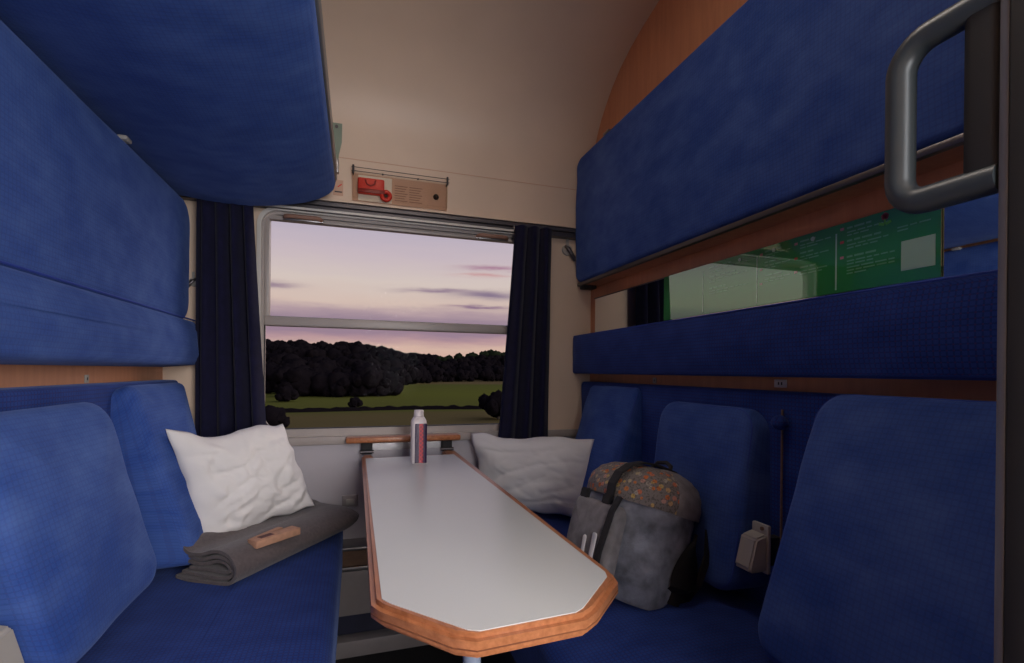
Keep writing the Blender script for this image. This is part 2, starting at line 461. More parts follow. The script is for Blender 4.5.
# lamps out of frame; the corridor one is added as fill light
lp = thing('ceiling_lamp', (.9, -1.25, 2.62), 'flat rectangular lamp on the compartment ceiling', 'lamp')
link('housing', B(.62, 1.18, -1.40, -1.10, 2.585, 2.62, bevel=.008), M['white'], lp)
link('diffuser', B(.64, 1.16, -1.38, -1.12, 2.57, 2.586, bevel=.006), M['lamp'], lp)
lp = thing('corridor_fill_lamp', (1.15, -2.43, 2.262), 'flat fill lamp added on the corridor ceiling outside the door', 'lamp')
link('housing', B(.85, 1.65, -2.55, -2.30, 2.275, 2.301, bevel=.006), M['white'], lp)
link('diffuser', B(.87, 1.63, -2.53, -2.32, 2.262, 2.276, bevel=.005), M['lamp_corr'], lp)

# heater housing below the window, seen between bench and table leg
hp = thing('heater_housing', (.9, -.08, 0), 'grey heater housing on the wall below the window, behind the table', 'heater')
link('cover_panel', B(.02, W-.02, -.12, -.004, .165, .352, bevel=.006), M['heater'], hp)
link('slot_lining', B(.02, W-.02, -.10, -.004, .352, .425), M['slot_wood'], hp)
link('top_ledge', B(.02, W-.02, -.12, -.004, .425, .437, bevel=.003), M['alu'], hp)
link('front_lip', B(.02, W-.02, -.128, -.118, .345, .362, bevel=.003), M['alu'], hp)
link('recess', B(.02, W-.02, -.06, -.004, .0, .165), M['bench_base'], hp)
link('plinth', B(.02, W-.02, -.125, -.06, .0, .065, bevel=.004), M['heater'], hp)

sk = thing('power_socket', (.68, -.004, .60), 'small pale square socket plate on the wall beside the table', 'socket')
link('cover_plate', B(.648, .712, -.010, -.001, .572, .622, bevel=.003), M['heater'], sk)
link('socket_insert', B(.664, .698, -.0135, -.009, .582, .606, bevel=.002), M['grey_plastic'], sk)

# ================================================================== BENCHES
def bench(side):
    L = side == 'left'
    sx = (lambda x: x) if L else (lambda x: W-x)
    nm = ('blue plush bench along the left wall with pillow and folded blanket on it' if L
          else 'blue plush bench along the right wall with a backpack on it')
    b = thing('bench_seat', (sx(.33), -.98, 0), nm, 'bench', 'facing benches of the compartment')
    xf = .655 if L else .685
    def bx(x0, x1, *a, **k):
        p, q = sorted((sx(x0), sx(x1))); return B(p, q, *a, **k)
    link('base_panel', bx(.01, xf-.05, -1.90, -.125, 0, .37, bevel=.004), M['bench_base'], b)
    # seat cushion: upper face as a pad
    A = [(sx(.035), -1.90, .530), (sx(xf), -1.90, .530), (sx(xf), -.03, .530), (sx(.035), -.03, .530)]
    if not L: A = [A[1], A[0], A[3], A[2]]
    link('seat_cushion', pad(*A, .16, r=.035, e=.035, bulge=.012, rough=.006, seed=3 if L else 8), M['plush_check'], b)
    # upholstered board behind the back cushions
    A = [(sx(.052), -1.91, .50), (sx(.052), -.022, .50), (sx(.062), -.022, 1.105), (sx(.062), -1.91, 1.105)]
    link('back_board', pad(*A, .05, r=.02, e=.012, bulge=0, flip=not L, rough=.001), M['plush_check'], b)
    if L:
        cs = [((-.10, -.555), (.105, 1.106), (.275, .590)), ((-.720, -1.165), (.122, 1.076), (.245, .625)), ((-1.36, -1.89), (.127, 1.104), (.29, .62))]
    else:
        cs = [((-.155, -.550), (.082, 1.100), (.265, .545)), ((-.745, -1.150), (.118, 1.062), (.195, .575)), ((-1.335, -1.89), (.122, 1.118), (.315, .575))]
    for i, ((y1, y0), (xt, zt), (xb, zb)) in enumerate(cs):
        y1b = y1-.17 if (L and i == 0) else y1
        A = [(sx(xb), y0, zb), (sx(xb), y1b, zb), (sx(xt), y1, zt), (sx(xt), y0, zt)]
        th = .045 if i == 0 else .05
        bm = pad(*A, .06, r=(.03 if i == 0 else .065), e=.03, bulge=.016, flip=not L, rough=.006, seed=i*5+(0 if L else 20))
        # wedge: drag the back of the pad on to the board so it has no gap behind
        bm.verts.ensure_lookup_table(); nr = 60
        for k in range(nr):
            a, b_, c_ = bm.verts[k], bm.verts[nr+k], bm.verts[2*nr+k]
            a.co.x = sx(.056); b_.co = (a.co+c_.co)/2+Vector((0, 0, 0))
        c = link('back_cushion', bm, M['plush'], b)
        # piping along the outline
        rr = []
        P = [Vector(a) for a in A]
        w_ = (P[1]-P[0]).length; h_ = (P[3]-P[0]).length
        Nn = (P[1]-P[0]).cross(P[3]-P[0]).normalized()*(1 if L else -1)
        for u, v in rrect(w_-.012, h_-.012, .028 if i == 0 else .06, 8):
            s, q = u/w_+.5, v/h_+.5
            rr.append(P[0]*(1-s)*(1-q)+P[1]*s*(1-q)+P[2]*s*q+P[3]*(1-s)*q - Nn*.014)
        rr.append(rr[0])
        if not L: link('piping', tube(bmesh.new(), rr, .0022, 6, cap=False), M['piping'], c)
    # fittings in the gap between middle and near cushion
    ys = -1.215
    link('belt_strip', bx(.066, .070, ys+.018, ys+.022, .60, 1.06), M['slot_wood'], b)
    kb = bmesh.new(); bmesh.ops.create_uvsphere(kb, u_segments=14, v_segments=10, radius=.019, matrix=Matrix.Translation((sx(.082), ys+.015, 1.028)) @ Matrix.Diagonal((1.1, 1, 1, 1)))
    link('knob', kb, M['plush_check'], b)
    yb = -1.182 if not L else -1.212
    o_ = .0 if not L else .03
    pl = link('catch_plate', bx(.112+o_, .124+o_, yb-.026, yb+.026, .650, .772, bevel=.004), M['grey_plastic'], b)
    link('mount', bx(.066, .113+o_, yb-.012, yb+.012, .665, .735), M['rubber'], pl)
    poly = [(sx(.124+o_), .752), (sx(.160+o_), .742), (sx(.180+o_), .668), (sx(.172+o_), .658), (sx(.124+o_), .658)]
    bb = extrude_poly(poly, 1, yb-.026, yb+.026)
    bmesh.ops.bevel(bb, geom=bb.edges[:], offset=.005, segments=3, affect='EDGES')
    link('catch_box', bb, M['grey_plastic'], pl)
    sc = tube(bmesh.new(), [(sx(.124+o_), yb-.01, .762), (sx(.128+o_), yb-.01, .762)], .005, 12)
    link('screw', sc, M['slot_wood'], pl)
    return b
bench('left'); bench('right')

# grey armrest box at the very near left is the left bench's catch; number plates on the walls
def plate(y, z, left, w, label, digits):
    x = 0.0 if left else W; s = 1 if left else -1
    o = thing('seat_number_plate', (x, y, z), label, 'number plate', 'small plates on the wall strips above the seats')
    x0, x1 = sorted((x, x+s*.003))
    link('plate', B(x0, x1, y-w/2, y+w/2, z-.011, z+.011, bevel=.001), M['white_plate'] if w > .03 else M['grey_plastic'], o)
    x0, x1 = sorted((x+s*.0031, x+s*.0036))
    bm = bmesh.new()
    for k in range(digits):
        yy = y+(k-(digits-1)/2)*.010
        box(bm, x0, x1, yy-.0022, yy+.0022, z-.004, z+.004)
    link('print', bm, M['dark_print'], o)
plate(-.545, 1.121, False, .022, 'tiny grey square plate above the farthest seat cushions of the right bench', 1)
plate(-1.127, 1.125, False, .040, 'white seat number plate above the middle cushion of the right bench', 2)
plate(-.545, 1.118, True, .020, 'small grey plate on the wooden strip above the left bench', 1)

# ================================================================== BERTHS, BOLSTERS
# left: panel folded against the wall with padded lower strip
lm = thing('folded_berth', (.06, -.98, 1.17), 'tall blue plush middle berth folded flat against the left wall above the bench', 'berth')
A = [(.100, -1.90, 1.318), (.100, -.026, 1.318), (.100, -.026, 1.775), (.100, -1.90, 1.775)]
link('panel_upholstery', pad(*A, .098, r=.09, e=.03, bulge=.006, rough=.004, seed=2), M['plush'], lm)
A = [(.132, -1.90, 1.163), (.132, -.020, 1.163), (.118, -.020, 1.330), (.118, -1.90, 1.330)]
link('lower_bolster', pad(*A, .115, r=.02, e=.022, bulge=.012, rough=.004, seed=4), M['plush'], lm)
link('seam_piping', tube(bmesh.new(), [(.112, -1.89, 1.331), (.112, -1.2, 1.331), (.112, -.6, 1.331), (.112, -.03, 1.331)], .003, 6), M['piping'], lm)
link('top_catch', B(.080, .104, -.590, -.555, 1.766, 1.778, bevel=.004), M['grey_plastic'], lm)
link('edge_knob', tube(bmesh.new(), [(.132, -.04, 1.168), (.132, -.04, 1.158)], .008, 10), M['alu'], lm)

# left upper berth, lowered: seen from underneath
lu = thing('upper_berth', (.33, -1.0, 1.83), 'blue upholstered upper berth lowered flat, seen from underneath at upper left', 'berth')
def berth_underside():
    prof_ = [(.022, 1.83), (.026, 1.800), (.06, 1.788), (.10, 1.785), (.16, 1.779), (.22, 1.776), (.30, 1.776), (.38, 1.785), (.45, 1.799), (.51, 1.816), (.555, 1.834), (.59, 1.852), (.606, 1.866), (.613, 1.884), (.613, 1.915)]
    P2 = []
    for a, b in zip(prof_, prof_[1:]):
        for k in range(3): P2.append((a[0]+(b[0]-a[0])*k/3, a[1]+(b[1]-a[1])*k/3))
    P2.append(prof_[-1])
    bm = bmesh.new(); rows = []; ny = 70
    for k in range(ny+1):
        f = k/ny; row = []
        f = 1-(1-f)**1.6
        for x, z in P2:
            q = max(0, (x-.53)/.085); ye = -.055-.05*(1-math.sqrt(max(0, 1-q*q)))
            y = -1.90+(ye+1.90)*f
            e = max(0, 1-(ye-y)/.030); lift = .030*(1-math.sqrt(max(0, 1-e*e)))
            zz = min(1.915, z+lift+noise.noise(Vector((x*5, y*3, 2)))*.006+noise.noise(Vector((x*3, y*22, 5)))*.002)
            row.append(bm.verts.new((x, y, zz if z < 1.91 else 1.915)))
        rows.append(row)
    m_ = len(P2)
    for i in range(ny):
        for k in range(m_-1): bm.faces.new((rows[i][k], rows[i+1][k], rows[i+1][k+1], rows[i][k+1]))
    top = [(bm.verts.new((.022, r_[0].co.y, 1.915)), bm.verts.new((.613, r_[0].co.y, 1.9155))) for r_ in rows]
    for i in range(ny): bm.faces.new((top[i][0], top[i][1], top[i+1][1], top[i+1][0])); bm.faces.new((top[i][0], top[i+1][0], rows[i+1][0], rows[i][0]))
    bm.faces.new([v for v in rows[-1]]+[top[-1][1], top[-1][0]])
    return bm
bm = berth_underside()
link('underside_upholstery', bm, M['plush'], lu)
tr_ = bmesh.new(); box(tr_, .598, .620, -1.90, -.125, 1.892, 1.950, bevel=.006, seg=3)
link('edge_rail', tr_, M['door_trim'], lu)
link('mattress', B(.03, .600, -1.90, -.09, 1.925, 1.97, bevel=.015, seg=3), M['plush_check'], lu)
link('end_bracket', B(.598, .626, -.125, -.095, 1.93, 1.985, bevel=.004), M['alu'], lu)

# right: upper berth folded up against the wall
ru = thing('folded_berth', (1.74, -.98, 1.56), 'wide blue plush upper berth folded up against the right wall above the mirror', 'berth')
A = [(1.700, -1.90, 1.575), (1.700, -.018, 1.575), (1.700, -.018, 2.178), (1.700, -1.90, 2.178)]
link('upholstery', pad(*A, .075, r=.055, e=.022, bulge=.010, flip=True, rough=.006, seed=17), M['plush'], ru)
link('lower_trim', B(1.704, 1.722, -1.90, -.045, 1.560, 1.576, bevel=.003), M['alu_dark'], ru)
link('support_board', B(1.722, 1.797, -1.90, -.045, 1.562, 1.580), M['panel'], ru)
link('top_clip', B(1.705, 1.735, -.33, -.28, 2.174, 2.184, bevel=.003), M['alu'], ru)
link('corner_foot', B(1.715, 1.78, -.10, -.05, 1.546, 1.562, bevel=.003), M['rubber'], ru)

# right padded strip
rb = thing('padded_backrest_strip', (1.74, -.98, 1.14), 'long narrow blue padded strip under the mirror on the right wall', 'headrest')
A = [(1.700, -1.90, 1.143), (1.700, -.004, 1.143), (1.700, -.004, 1.325), (1.700, -1.90, 1.325)]
link('upholstery', pad(*A, .098, r=.012, e=.012, bulge=.012, flip=True, rough=.003, seed=23), M['plush_check'], rb)
link('top_piping', tube(bmesh.new(), [(1.706, -1.89, 1.324), (1.706, -1.3, 1.326), (1.706, -.6, 1.326), (1.706, -.01, 1.324)], .0028, 6), M['piping'], rb)

# latches on the window wall that hold the berths
def latch(x, z, s, k, label):
    o = thing('berth_latch', (x, 0, z), label, 'latch', 'berth latches on the window wall')
    link('backplate', tube(bmesh.new(), [(x, -.001, z), (x, -.010, z)], [.024*k, .021*k], 18), M['grey_plastic'], o)
    link('boss', tube(bmesh.new(), [(x+s*.003, -.010, z+.002), (x+s*.003, -.020, z+.002)], .009*k, 12), M['alu_dark'], o)
    bm = bmesh.new()
    tube(bm, [(x-s*.012*k, -.012, z+.014*k), (x-s*.002, -.024, z+.002), (x+s*.010*k, -.026, z-.016*k), (x+s*.024*k, -.022, z-.034*k), (x+s*.030*k, -.018, z-.046*k)], [.006*k, .008*k, .0085*k, .008*k, .005*k], 10)
    link('hook', bm, M['alu_dark'], o)
    link('upright', B(x-.006*k, x+.006*k, -.009, -.001, z+.018*k, z+.052*k, bevel=.002), M['grey_plastic'], o)
latch(1.668, 1.742, 1, 1.15, 'small grey latch on the window wall beside the folded right berth')
latch(.100, 1.482, -1, .75, 'small dark latch on the window wall beside the left folded berth')

# green strap and sticker near the upper berth
st = thing('safety_strap', (.612, -.005, 2.0), 'short greenish grey strap fixed to the wall behind the upper berth corner', 'strap')
bm = bmesh.new(); ps = [(.612, -.014, 2.175), (.612, -.010, 2.10), (.606, -.006, 2.05), (.604, -.006, 2.00)]
for i in range(3):
    a, b_ = Vector(ps[i]), Vector(ps[i+1]); wa = [.022, .021, .016, .014][i]; wb = [.022, .021, .016, .014][i+1]
    vs = [bm.verts.new(a+Vector((-wa, 0, 0))), bm.verts.new(a+Vector((wa, 0, 0))), bm.verts.new(b_+Vector((wb, 0, 0))), bm.verts.new(b_+Vector((-wb, 0, 0)))]
    bm.faces.new(vs)
bmesh.ops.remove_doubles(bm, verts=bm.verts[:], dist=1e-5)
bmesh.ops.solidify(bm, geom=bm.faces[:], thickness=.004)
link('webbing', bm, M['green_grey'], st, smooth=False)
link('screw', tube(bmesh.new(), [(.612, -.010, 2.160), (.612, -.020, 2.160)], .007, 10), M['alu_dark'], st)
link('buckle', B(.588, .622, -.014, -.0, 1.985, 2.010, bevel=.003), M['white'], st)
sg = thing('warning_sticker', (.625, -.001, 1.90), 'small white sticker with a red mark left of the emergency brake', 'sticker')
link('sheet', B(.600, .640, -.0015, 0, 1.880, 1.945), M['faded_label'], sg)
bm = bmesh.new(); box(bm, .616, .636, -.0025, -.0015, 1.920, 1.924, rot=Matrix.Rotation(-.7, 4, 'Y'))
link('red_mark', bm, M['red'], sg)
link('print_line', B(.606, .636, -.0025, -.0015, 1.893, 1.898), M['dark_print'], sg)

# emergency brake
eb = thing('emergency_brake', (.876, -.02, 1.87), 'emergency brake box with red pull handle on the wall above the window', 'emergency brake')
link('back_plate', B(.676, 1.078, -.006, 0, 1.866, 1.982, bevel=.002), M['faded_label'], eb)
link('white_label', B(.700, .838, -.008, -.006, 1.868, 1.976), M['white'], eb)
link('info_label', B(.846, .975, -.0075, -.006, 1.877, 1.958), M['faded_label'], eb)
bm = bmesh.new()
for k in range(7):
    z = 1.948-k*.0105
    for a, b_ in ((.850, .905), (.912, .968)): box(bm, a, b_-(k % 3)*.006, -.0083, -.0075, z-.0018, z+.0018)
link('faded_text', bm, M['faded_print'], eb)
bm = bmesh.new(); box(bm, .698, .806, -.030, -.008, 1.893, 1.960, bevel=.006, seg=3)
hb = link('red_handle', bm, M['red'], eb)
link('grip_bar', B(.698, .808, -.037, -.028, 1.896, 1.912, bevel=.003), M['red_dark'], hb)
link('raised_mark', tube(bmesh.new(), [(.728, -.032, 1.950), (.735, -.032, 1.932), (.750, -.032, 1.927), (.765, -.032, 1.934), (.770, -.032, 1.951)], .0035, 8), M['red_dark'], hb)
bm = bmesh.new()
ringp = [(.813+.017*math.cos(a), -.026, 1.893+.017*math.sin(a)) for a in [2*PI*k/24 for k in range(25)]]
tube(bm, ringp, .009, 10, cap=False, up=Vector((0, 1, 0)))
link('pull_ring', bm, M['red'], eb)
link('ring_core', tube(bmesh.new(), [(.813, -.006, 1.893), (.813, -.022, 1.893)], .010, 14), M['rubber'], eb)
bm = bmesh.new(); tube(bm, [(1.029, -.006, 1.921), (1.029, -.012, 1.921), (1.029, -.022, 1.921)], [.013, .012, .008], 14)
kn = link('lock_knob', bm, M['rubber'], eb)
for z in (1.994, 1.978): link('wire_rod', tube(bmesh.new(), [(.672, -.040, z), (1.082, -.040, z)], .0016, 8), M['dark_print'], eb)
for x in (.680, 1.074):
    bm = bmesh.new(); tube(bm, [(x, -.04, 2.002), (x, -.04, 1.968)], .0045, 8)
    link('rod_end', bm, M['dark_print'], eb)
    link('side_arm', B(x-.002, x+.002, -.04, -.002, 1.972, 1.978), M['dark_print'], eb)
for x in (.80, .95): link('cover_screw', tube(bmesh.new(), [(x, -.004, 1.992), (x, 0, 1.992)], .004, 8), M['dark_print'], eb)
bm = bmesh.new(); box(bm, .680, 1.074, -.0415, -.0395, 1.868, 1.974); box(bm, .680, .682, -.04, -.006, 1.868, 1.974); box(bm, 1.0725, 1.0745, -.04, -.006, 1.868, 1.974); box(bm, .680, 1.074, -.04, -.006, 1.867, 1.869)
link('clear_cover', bm, M['clear'], eb, smooth=False)

# ================================================================== MIRROR AND POSTER
mr = thing('wall_mirror', (1.795, -.96, 1.33), 'long horizontal mirror on the right wall between the berth and the padded strip', 'mirror')
link('mirror_pane', B(1.790, 1.797, -1.86, -.066, 1.335, 1.503), M['mirror'], mr)
link('edge_trim', B(1.788, 1.798, -1.86, -.06, 1.503, 1.507), M['alu_dark'], mr)
link('lower_trim', B(1.786, 1.798, -1.86, -.06, 1.328, 1.337), M['white_plate'], mr)
XS = 1.7855
sn = thing('poster', (XS, -1.06, 1.345), 'green glossy information poster with fine text fixed over the mirror', 'poster')
link('sheet', B(XS, XS+.003, -1.510, -.617, 1.345, 1.506), M['sign'], sn)
def flat(name, y0, y1, z0, z1, m, parent=sn, d=.0006): return link(name, B(XS-d, XS-.0001, min(y0, y1), max(y0, y1), z0, z1), m, parent)
for y in (-1.055, -1.2935, -.83): flat('column_line', y-.0018, y+.0018, 1.352, 1.486 if y > -1.1 or y < -1.2 else 1.486, M['sign_line'])
bm = bmesh.new()
def textlines(y0, y1, ztop, n, dz, h=.0028):
    for k in range(n):
        z = ztop-k*dz; y = y0
        end = y1 if k < n-1 else y0+(y1-y0)*random.uniform(.4, .8)
        while y > end+.01:
            wl = random.uniform(.010, .030); ye = max(y-wl, end)
            box(bm, XS-.0006, XS-.0001, ye, y, z-h/2, z+h/2); y = ye-.004
for y0, y1 in ((-1.320, -1.425), (-1.195, -1.280), (-1.082, -1.165), (-.86, -1.02)):
    bm = bmesh.new()
    for zt in (1.492, 1.462, 1.425):
        textlines(y0, y1, zt, 1, .008, .0042); textlines(y0, y1, zt-.010, 2, .007)
    link('text_block', bm, M['sign_text'], sn, smooth=False)
bm = bmesh.new()
textlines(-1.430, -1.500, 1.462, 2, .007); link('text_block', bm, M['sign_text'], sn, smooth=False)
bm = bmesh.new(); textlines(-1.32, -1.425, 1.400, 3, .007)
link('text_block', bm, M['sign_text'], sn, smooth=False)
for i, (y, z) in enumerate([(-1.308, 1.4925), (-1.308, 1.4615), (-1.308, 1.4255), (-1.183, 1.489), (-1.183, 1.451), (-1.183, 1.416), (-1.070, 1.487), (-1.070, 1.444), (-1.070, 1.404)]):
    flat('flag_mark', y-.0045, y+.0045, z-.003, z+.003, M['sign_red'] if i % 3 == 1 else M['sign_pink'])
for y in (-.99, -1.113, -1.232):
    bm = bmesh.new(); bmesh.ops.create_cone(bm, cap_ends=True, segments=16, radius1=.0055, radius2=.0055, depth=.002, matrix=Matrix.Translation((XS-.001, y, 1.490)) @ Matrix.Rotation(PI/2, 4, 'Y'))
    link('white_dot', bm, M['sign_line'], sn)
# small emblem: red flower shape over lime leaves
em = bmesh.new()
for a in range(5):
    aa = a*2*PI/5+.3
    bmesh.ops.create_cone(em, cap_ends=True, segments=12, radius1=.0042, radius2=.0042, depth=.001, matrix=Matrix.Translation((XS-.0009, -1.405+.004*math.cos(aa), 1.494+.004*math.sin(aa))) @ Matrix.Rotation(PI/2, 4, 'Y'))
link('emblem_flower', em, M['sign_red'], sn, smooth=False)
em = bmesh.new()
for s in (-1, 1): box(em, XS-.0014, XS-.0004, -1.405+s*.007-.006, -1.405+s*.007+.006, 1.476, 1.482, rot=Matrix.Rotation(s*.35, 4, 'X'))
box(em, XS-.0014, XS-.0004, -1.4065, -1.4035, 1.478, 1.490)
link('emblem_leaves', em, M['sign_lime'], sn, smooth=False)
flat('blank_white_square', -1.501, -1.438, 1.369, 1.431, M['sign_line'])

# ================================================================== CURTAINS
def curtain(xt0, xt1, xb0, xb1, z0, z1, folds, seed, depth_=.022):
    bm = bmesh.new(); nx, nz = folds*20, 30; g = []
    random.seed(seed); ph = [random.uniform(-.5, .5) for _ in range(folds+2)]
    for j in range(nz+1):
        q = j/nz; z = z1+(z0-z1)*q; row = []
        e = q**1.1
        a0 = xt0+(xb0-xt0)*e; a1 = xt1+(xb1-xt1)*e
        for i in range(nx+1):
            s = i/nx; k = s*folds
            wob = ph[int(k)]*(1-(k % 1))+ph[min(int(k)+1, folds)]*(k % 1)
            x = a0+(a1-a0)*s+.006*math.sin(k*2*PI+1.3+wob*q*2)
            y = -.072+depth_*(.55+.45*min(1, q*6))*math.sin(k*2*PI+wob*1.5+q*.7)*(.75+.25*math.sin(k*1.7+seed))+.004*noise.noise(Vector((x*12, z*3, seed)))
            row.append(bm.verts.new((x, y, z)))
        g.append(row)
    for j in range(nz):
        for i in range(nx): bm.faces.new((g[j][i], g[j][i+1], g[j+1][i+1], g[j+1][i]))
    bmesh.ops.solidify(bm, geom=bm.faces[:], thickness=.003)
    return bm
for args, lab in (((.122, .308, .122, .372, .76, 1.812, 4, 3, .030), 'dark navy pleated curtain hanging left of the window'),
                  ((1.372, 1.556, 1.300, 1.552, .76, 1.815, 3, 5, .034), 'dark navy pleated curtain hanging right of the window')):
    c = thing('curtain', ((args[0]+args[1])/2, -.06, args[4]), lab, 'curtain', 'pair of window curtains')
    link('cloth', curtain(*args), M['curtain'], c)
    for k in range(5):
        x = args[0]+.012+(args[1]-args[0]-.024)*k/4
        bm = bmesh.new(); tube(bm, [(x, -.046, 1.797), (x, -.046, 1.812)], .0035, 8); box(bm, x-.005, x+.005, -.052, -.040, 1.812, 1.818)
        link('glider', bm, M['grey_plastic'], c)

# ================================================================== TABLE
tb = thing('folding_table', (.93, -.75, 0), 'long white folding table with beech edge below the window', 'table')
outer = [(.725, -.075), (.725, -1.388), (.738, -1.412), (.826, -1.514), (.856, -1.531), (1.020, -1.522), (1.046, -1.505), (1.128, -1.425), (1.135, -1.395), (1.121, -.045), (1.062, -.040), (1.056, -.138), (.772, -.148), (.768, -.070)]
white = [(.738, -.165), (.7405, -1.390), (.752, -1.408), (.846, -1.513), (.862, -1.521), (1.008, -1.512), (1.024, -1.503), (1.112, -1.416), (1.118, -1.398), (1.092, -.155)]
def slab(pts, z0, z1, bev, seg=4):
    bm = bmesh.new()
    vs = [bm.verts.new((x, y, z1)) for x, y in pts]
    f = bm.faces.new(vs); bm.normal_update()
    r = bmesh.ops.extrude_face_region(bm, geom=[f])
    for v in [g for g in r['geom'] if isinstance(g, bmesh.types.BMVert)]: v.co.z = z0
    if bev:
        es = [e for e in bm.edges if abs(e.verts[0].co.z-e.verts[1].co.z) < 1e-6]
        bmesh.ops.bevel(bm, geom=es, offset=bev, segments=seg, affect='EDGES')
    return bm
link('wooden_edge', slab(outer, .766, .800, .008), M['beech'], tb)
link('laminate_top', slab(white, .797, .8012, .0), M['laminate'], tb, smooth=False)
bm = slab([(x+(.0004 if 0 else 0), y) for x, y in [(.7246, -.14), (.7246, -1.388), (.7377, -1.4125), (.8257, -1.5145), (.856, -1.5315), (1.020, -1.5225), (1.0464, -1.5053), (1.1284, -1.4252), (1.1354, -1.395), (1.123, -.14)]], .7785, .7805, 0)
link('glue_line', bm, M['ply'], tb, smooth=False)
lg = tube(bmesh.new(), [(.880, -1.400, 0.012), (.880, -1.400, .758)], .0145, 16)
leg = link('leg', lg, M['leg_blue'], tb)
link('foot', tube(bmesh.new(), [(.880, -1.400, 0), (.880, -1.400, .008), (.880, -1.400, .02)], [.035, .033, .016], 18), M['rubber'], leg)
link('leg_socket', tube(bmesh.new(), [(.880, -1.400, .735), (.880, -1.400, .767)], [.024, .03], 18), M['alu'], leg)
link('under_rail', B(.76, .79, -1.35, -.14, .735, .767, bevel=.003), M['alu_dark'], tb)
link('under_rail', B(1.06, 1.09, -1.35, -.14, .735, .767, bevel=.003), M['alu_dark'], tb)

sh = thing('window_ledge', (.9, -.05, .845), 'narrow beech ledge fixed under the window behind the table', 'ledge')
link('board', B(.662, 1.138, -.078, -.018, .848, .872, bevel=.007, seg=3), M['beech'], sh)
for x in (.745, 1.085):
    bk = link('bracket', B(x-.022, x+.022, -.040, -.0005, .796, .849, bevel=.003), M['rubber'], sh)
    link('hinge_pin', tube(bmesh.new(), [(x-.028, -.038, .806), (x+.028, -.038, .806)], .007, 10), M['alu_dark'], bk)
link('back_strip', B(.77, 1.06, -.006, -.0005, .806, .836), M['alu'], sh)

# bottle (square carton bottle with rounded edges)
bt = thing('drink_bottle', (.927, -.305, .8015), 'white drink bottle with purple and red label on the table', 'bottle')
def loft_rr(levels, cx, cy, n=5):
    bm = bmesh.new(); rings = []
    for z, w_, d_, r in levels: rings.append([bm.verts.new((cx+a, cy+b, z)) for a, b in rrect(w_, d_, r, n)])
    for i in range(len(rings)-1):
        m_ = len(rings[i])
        for k in range(m_): bm.faces.new((rings[i][k], rings[i][(k+1) % m_], rings[i+1][(k+1) % m_], rings[i+1][k]))
    bm.faces.new(rings[0][::-1]); bm.faces.new(rings[-1]); return bm
z0 = .8015; cx, cy = .927, -.305
link('body', loft_rr([(z0, .050, .050, .010), (z0+.004, .056, .056, .012), (z0+.150, .056, .056, .012), (z0+.160, .053, .053, .014), (z0+.172, .042, .042, .018), (z0+.176, .032, .032, .016)], cx, cy), M['bottle_white'], bt)
link('label', loft_rr([(z0+.003, .0500, .0566, .008), (z0+.150, .0500, .0566, .008)], cx+.0035, cy-.0004), M['label'], bt)
bm = bmesh.new(); tube(bm, [(cx, cy, z0+.174), (cx, cy, z0+.176), (cx, cy, z0+.196), (cx, cy, z0+.199)], [.0165, .0185, .018, .016], 24)
link('cap', bm, M['bottle_white'], bt)

# ================================================================== PILLOWS
def pillow(TL, TR, BR, BL, T, seed, crumple=0.0, dip=.04, amp=1.0):
    TL, TR, BR, BL = map(Vector, (TL, TR, BR, BL))
    n = 44; bm = bmesh.new(); N = (TR-TL).cross(BL-TL).normalized()
    if N.y > 0: N = -N      # towards the doorway
    sides = []
    for side in (1, -1):
        g = []
        for j in range(n+1):
            row = []
            for i in range(n+1):
                u, v = i/n*2-1, j/n*2-1
                # edges pulled inwards between the corner ears
                uu = u*(1-.05*(1-v*v)); vv = v*(1-dip*(1-u*u)) if v > 0 else v*(1-dip*1.6*math.exp(-((u+.30)/.38)**2)-dip*.3*(1-u*u))
                s, q = uu/2+.5, vv/2+.5
                p = TL*(1-s)*(1-q)+TR*s*(1-q)+BR*s*q+BL*(1-s)*q
                th = T*(max(0, 1-abs(u)**2.6)**.62)*(max(0, 1-abs(v)**2.6)**.62)
                q1 = Vector((u*1.6, v*1.6, seed+side*3))
                wr = noise.noise(q1*1.2)*.020+noise.noise(Vector((u*2.2+v*3.5, v*1.1-u*.8, seed)))*.014+abs(noise.noise(Vector((u*6+v*2, v*3-u*3, seed+9))))*.010
                wr -= .016*(1-min(1, abs(2.2*noise.noise(Vector((u*1.3+v*2.4+seed, v*.7-u*.5, seed+20))))))**5
                wr -= .012*(1-min(1, abs(2.2*noise.noise(Vector((u*3.1-v*1.2+seed, v*2.6+u*.9, seed+31))))))**5
                wr += crumple*noise.noise(Vector((u*7, v*7, seed+4)))*max(0, (v-.3))*max(0, -u+.2)
                wr *= amp
                edge = min(1, 3*(1-max(abs(u), abs(v))))
                d = side*th+wr*(edge if side > 0 else edge*.4)
                p = p+N*d
                p = p+Vector((noise.noise(Vector((u*3, v*3, seed+1))), 0, noise.noise(Vector((u*3, v*3, seed+2)))))*.010
                if side < 0 and (i in (0, n) or j in (0, n)): row.append(sides[0][j][i])
                else: row.append(bm.verts.new(p))
            g.append(row)
        sides.append(g)
        for j in range(n):
            for i in range(n):
                f = (g[j][i], g[j][i+1], g[j+1][i+1], g[j+1][i])
                bm.faces.new(f if side > 0 else f[::-1])
    return bm
o = link('pillow', pillow((.172, -.500, .972), (.440, -.160, .945), (.560, -.225, .640), (.250, -.455, .585), .070, 3.1, crumple=.08, dip=.10, amp=.75), M['pillow'], autosm=False)
tag(o, 'crumpled white pillow propped on the folded grey blanket at left', 'pillow', 'white pillows')
o = link('pillow', pillow((1.180, -.085, .880), (1.628, -.385, .878), (1.600, -.410, .560), (1.215, -.115, .560), .062, 8.7, dip=.05, amp=.38), M['pillow'], autosm=False)
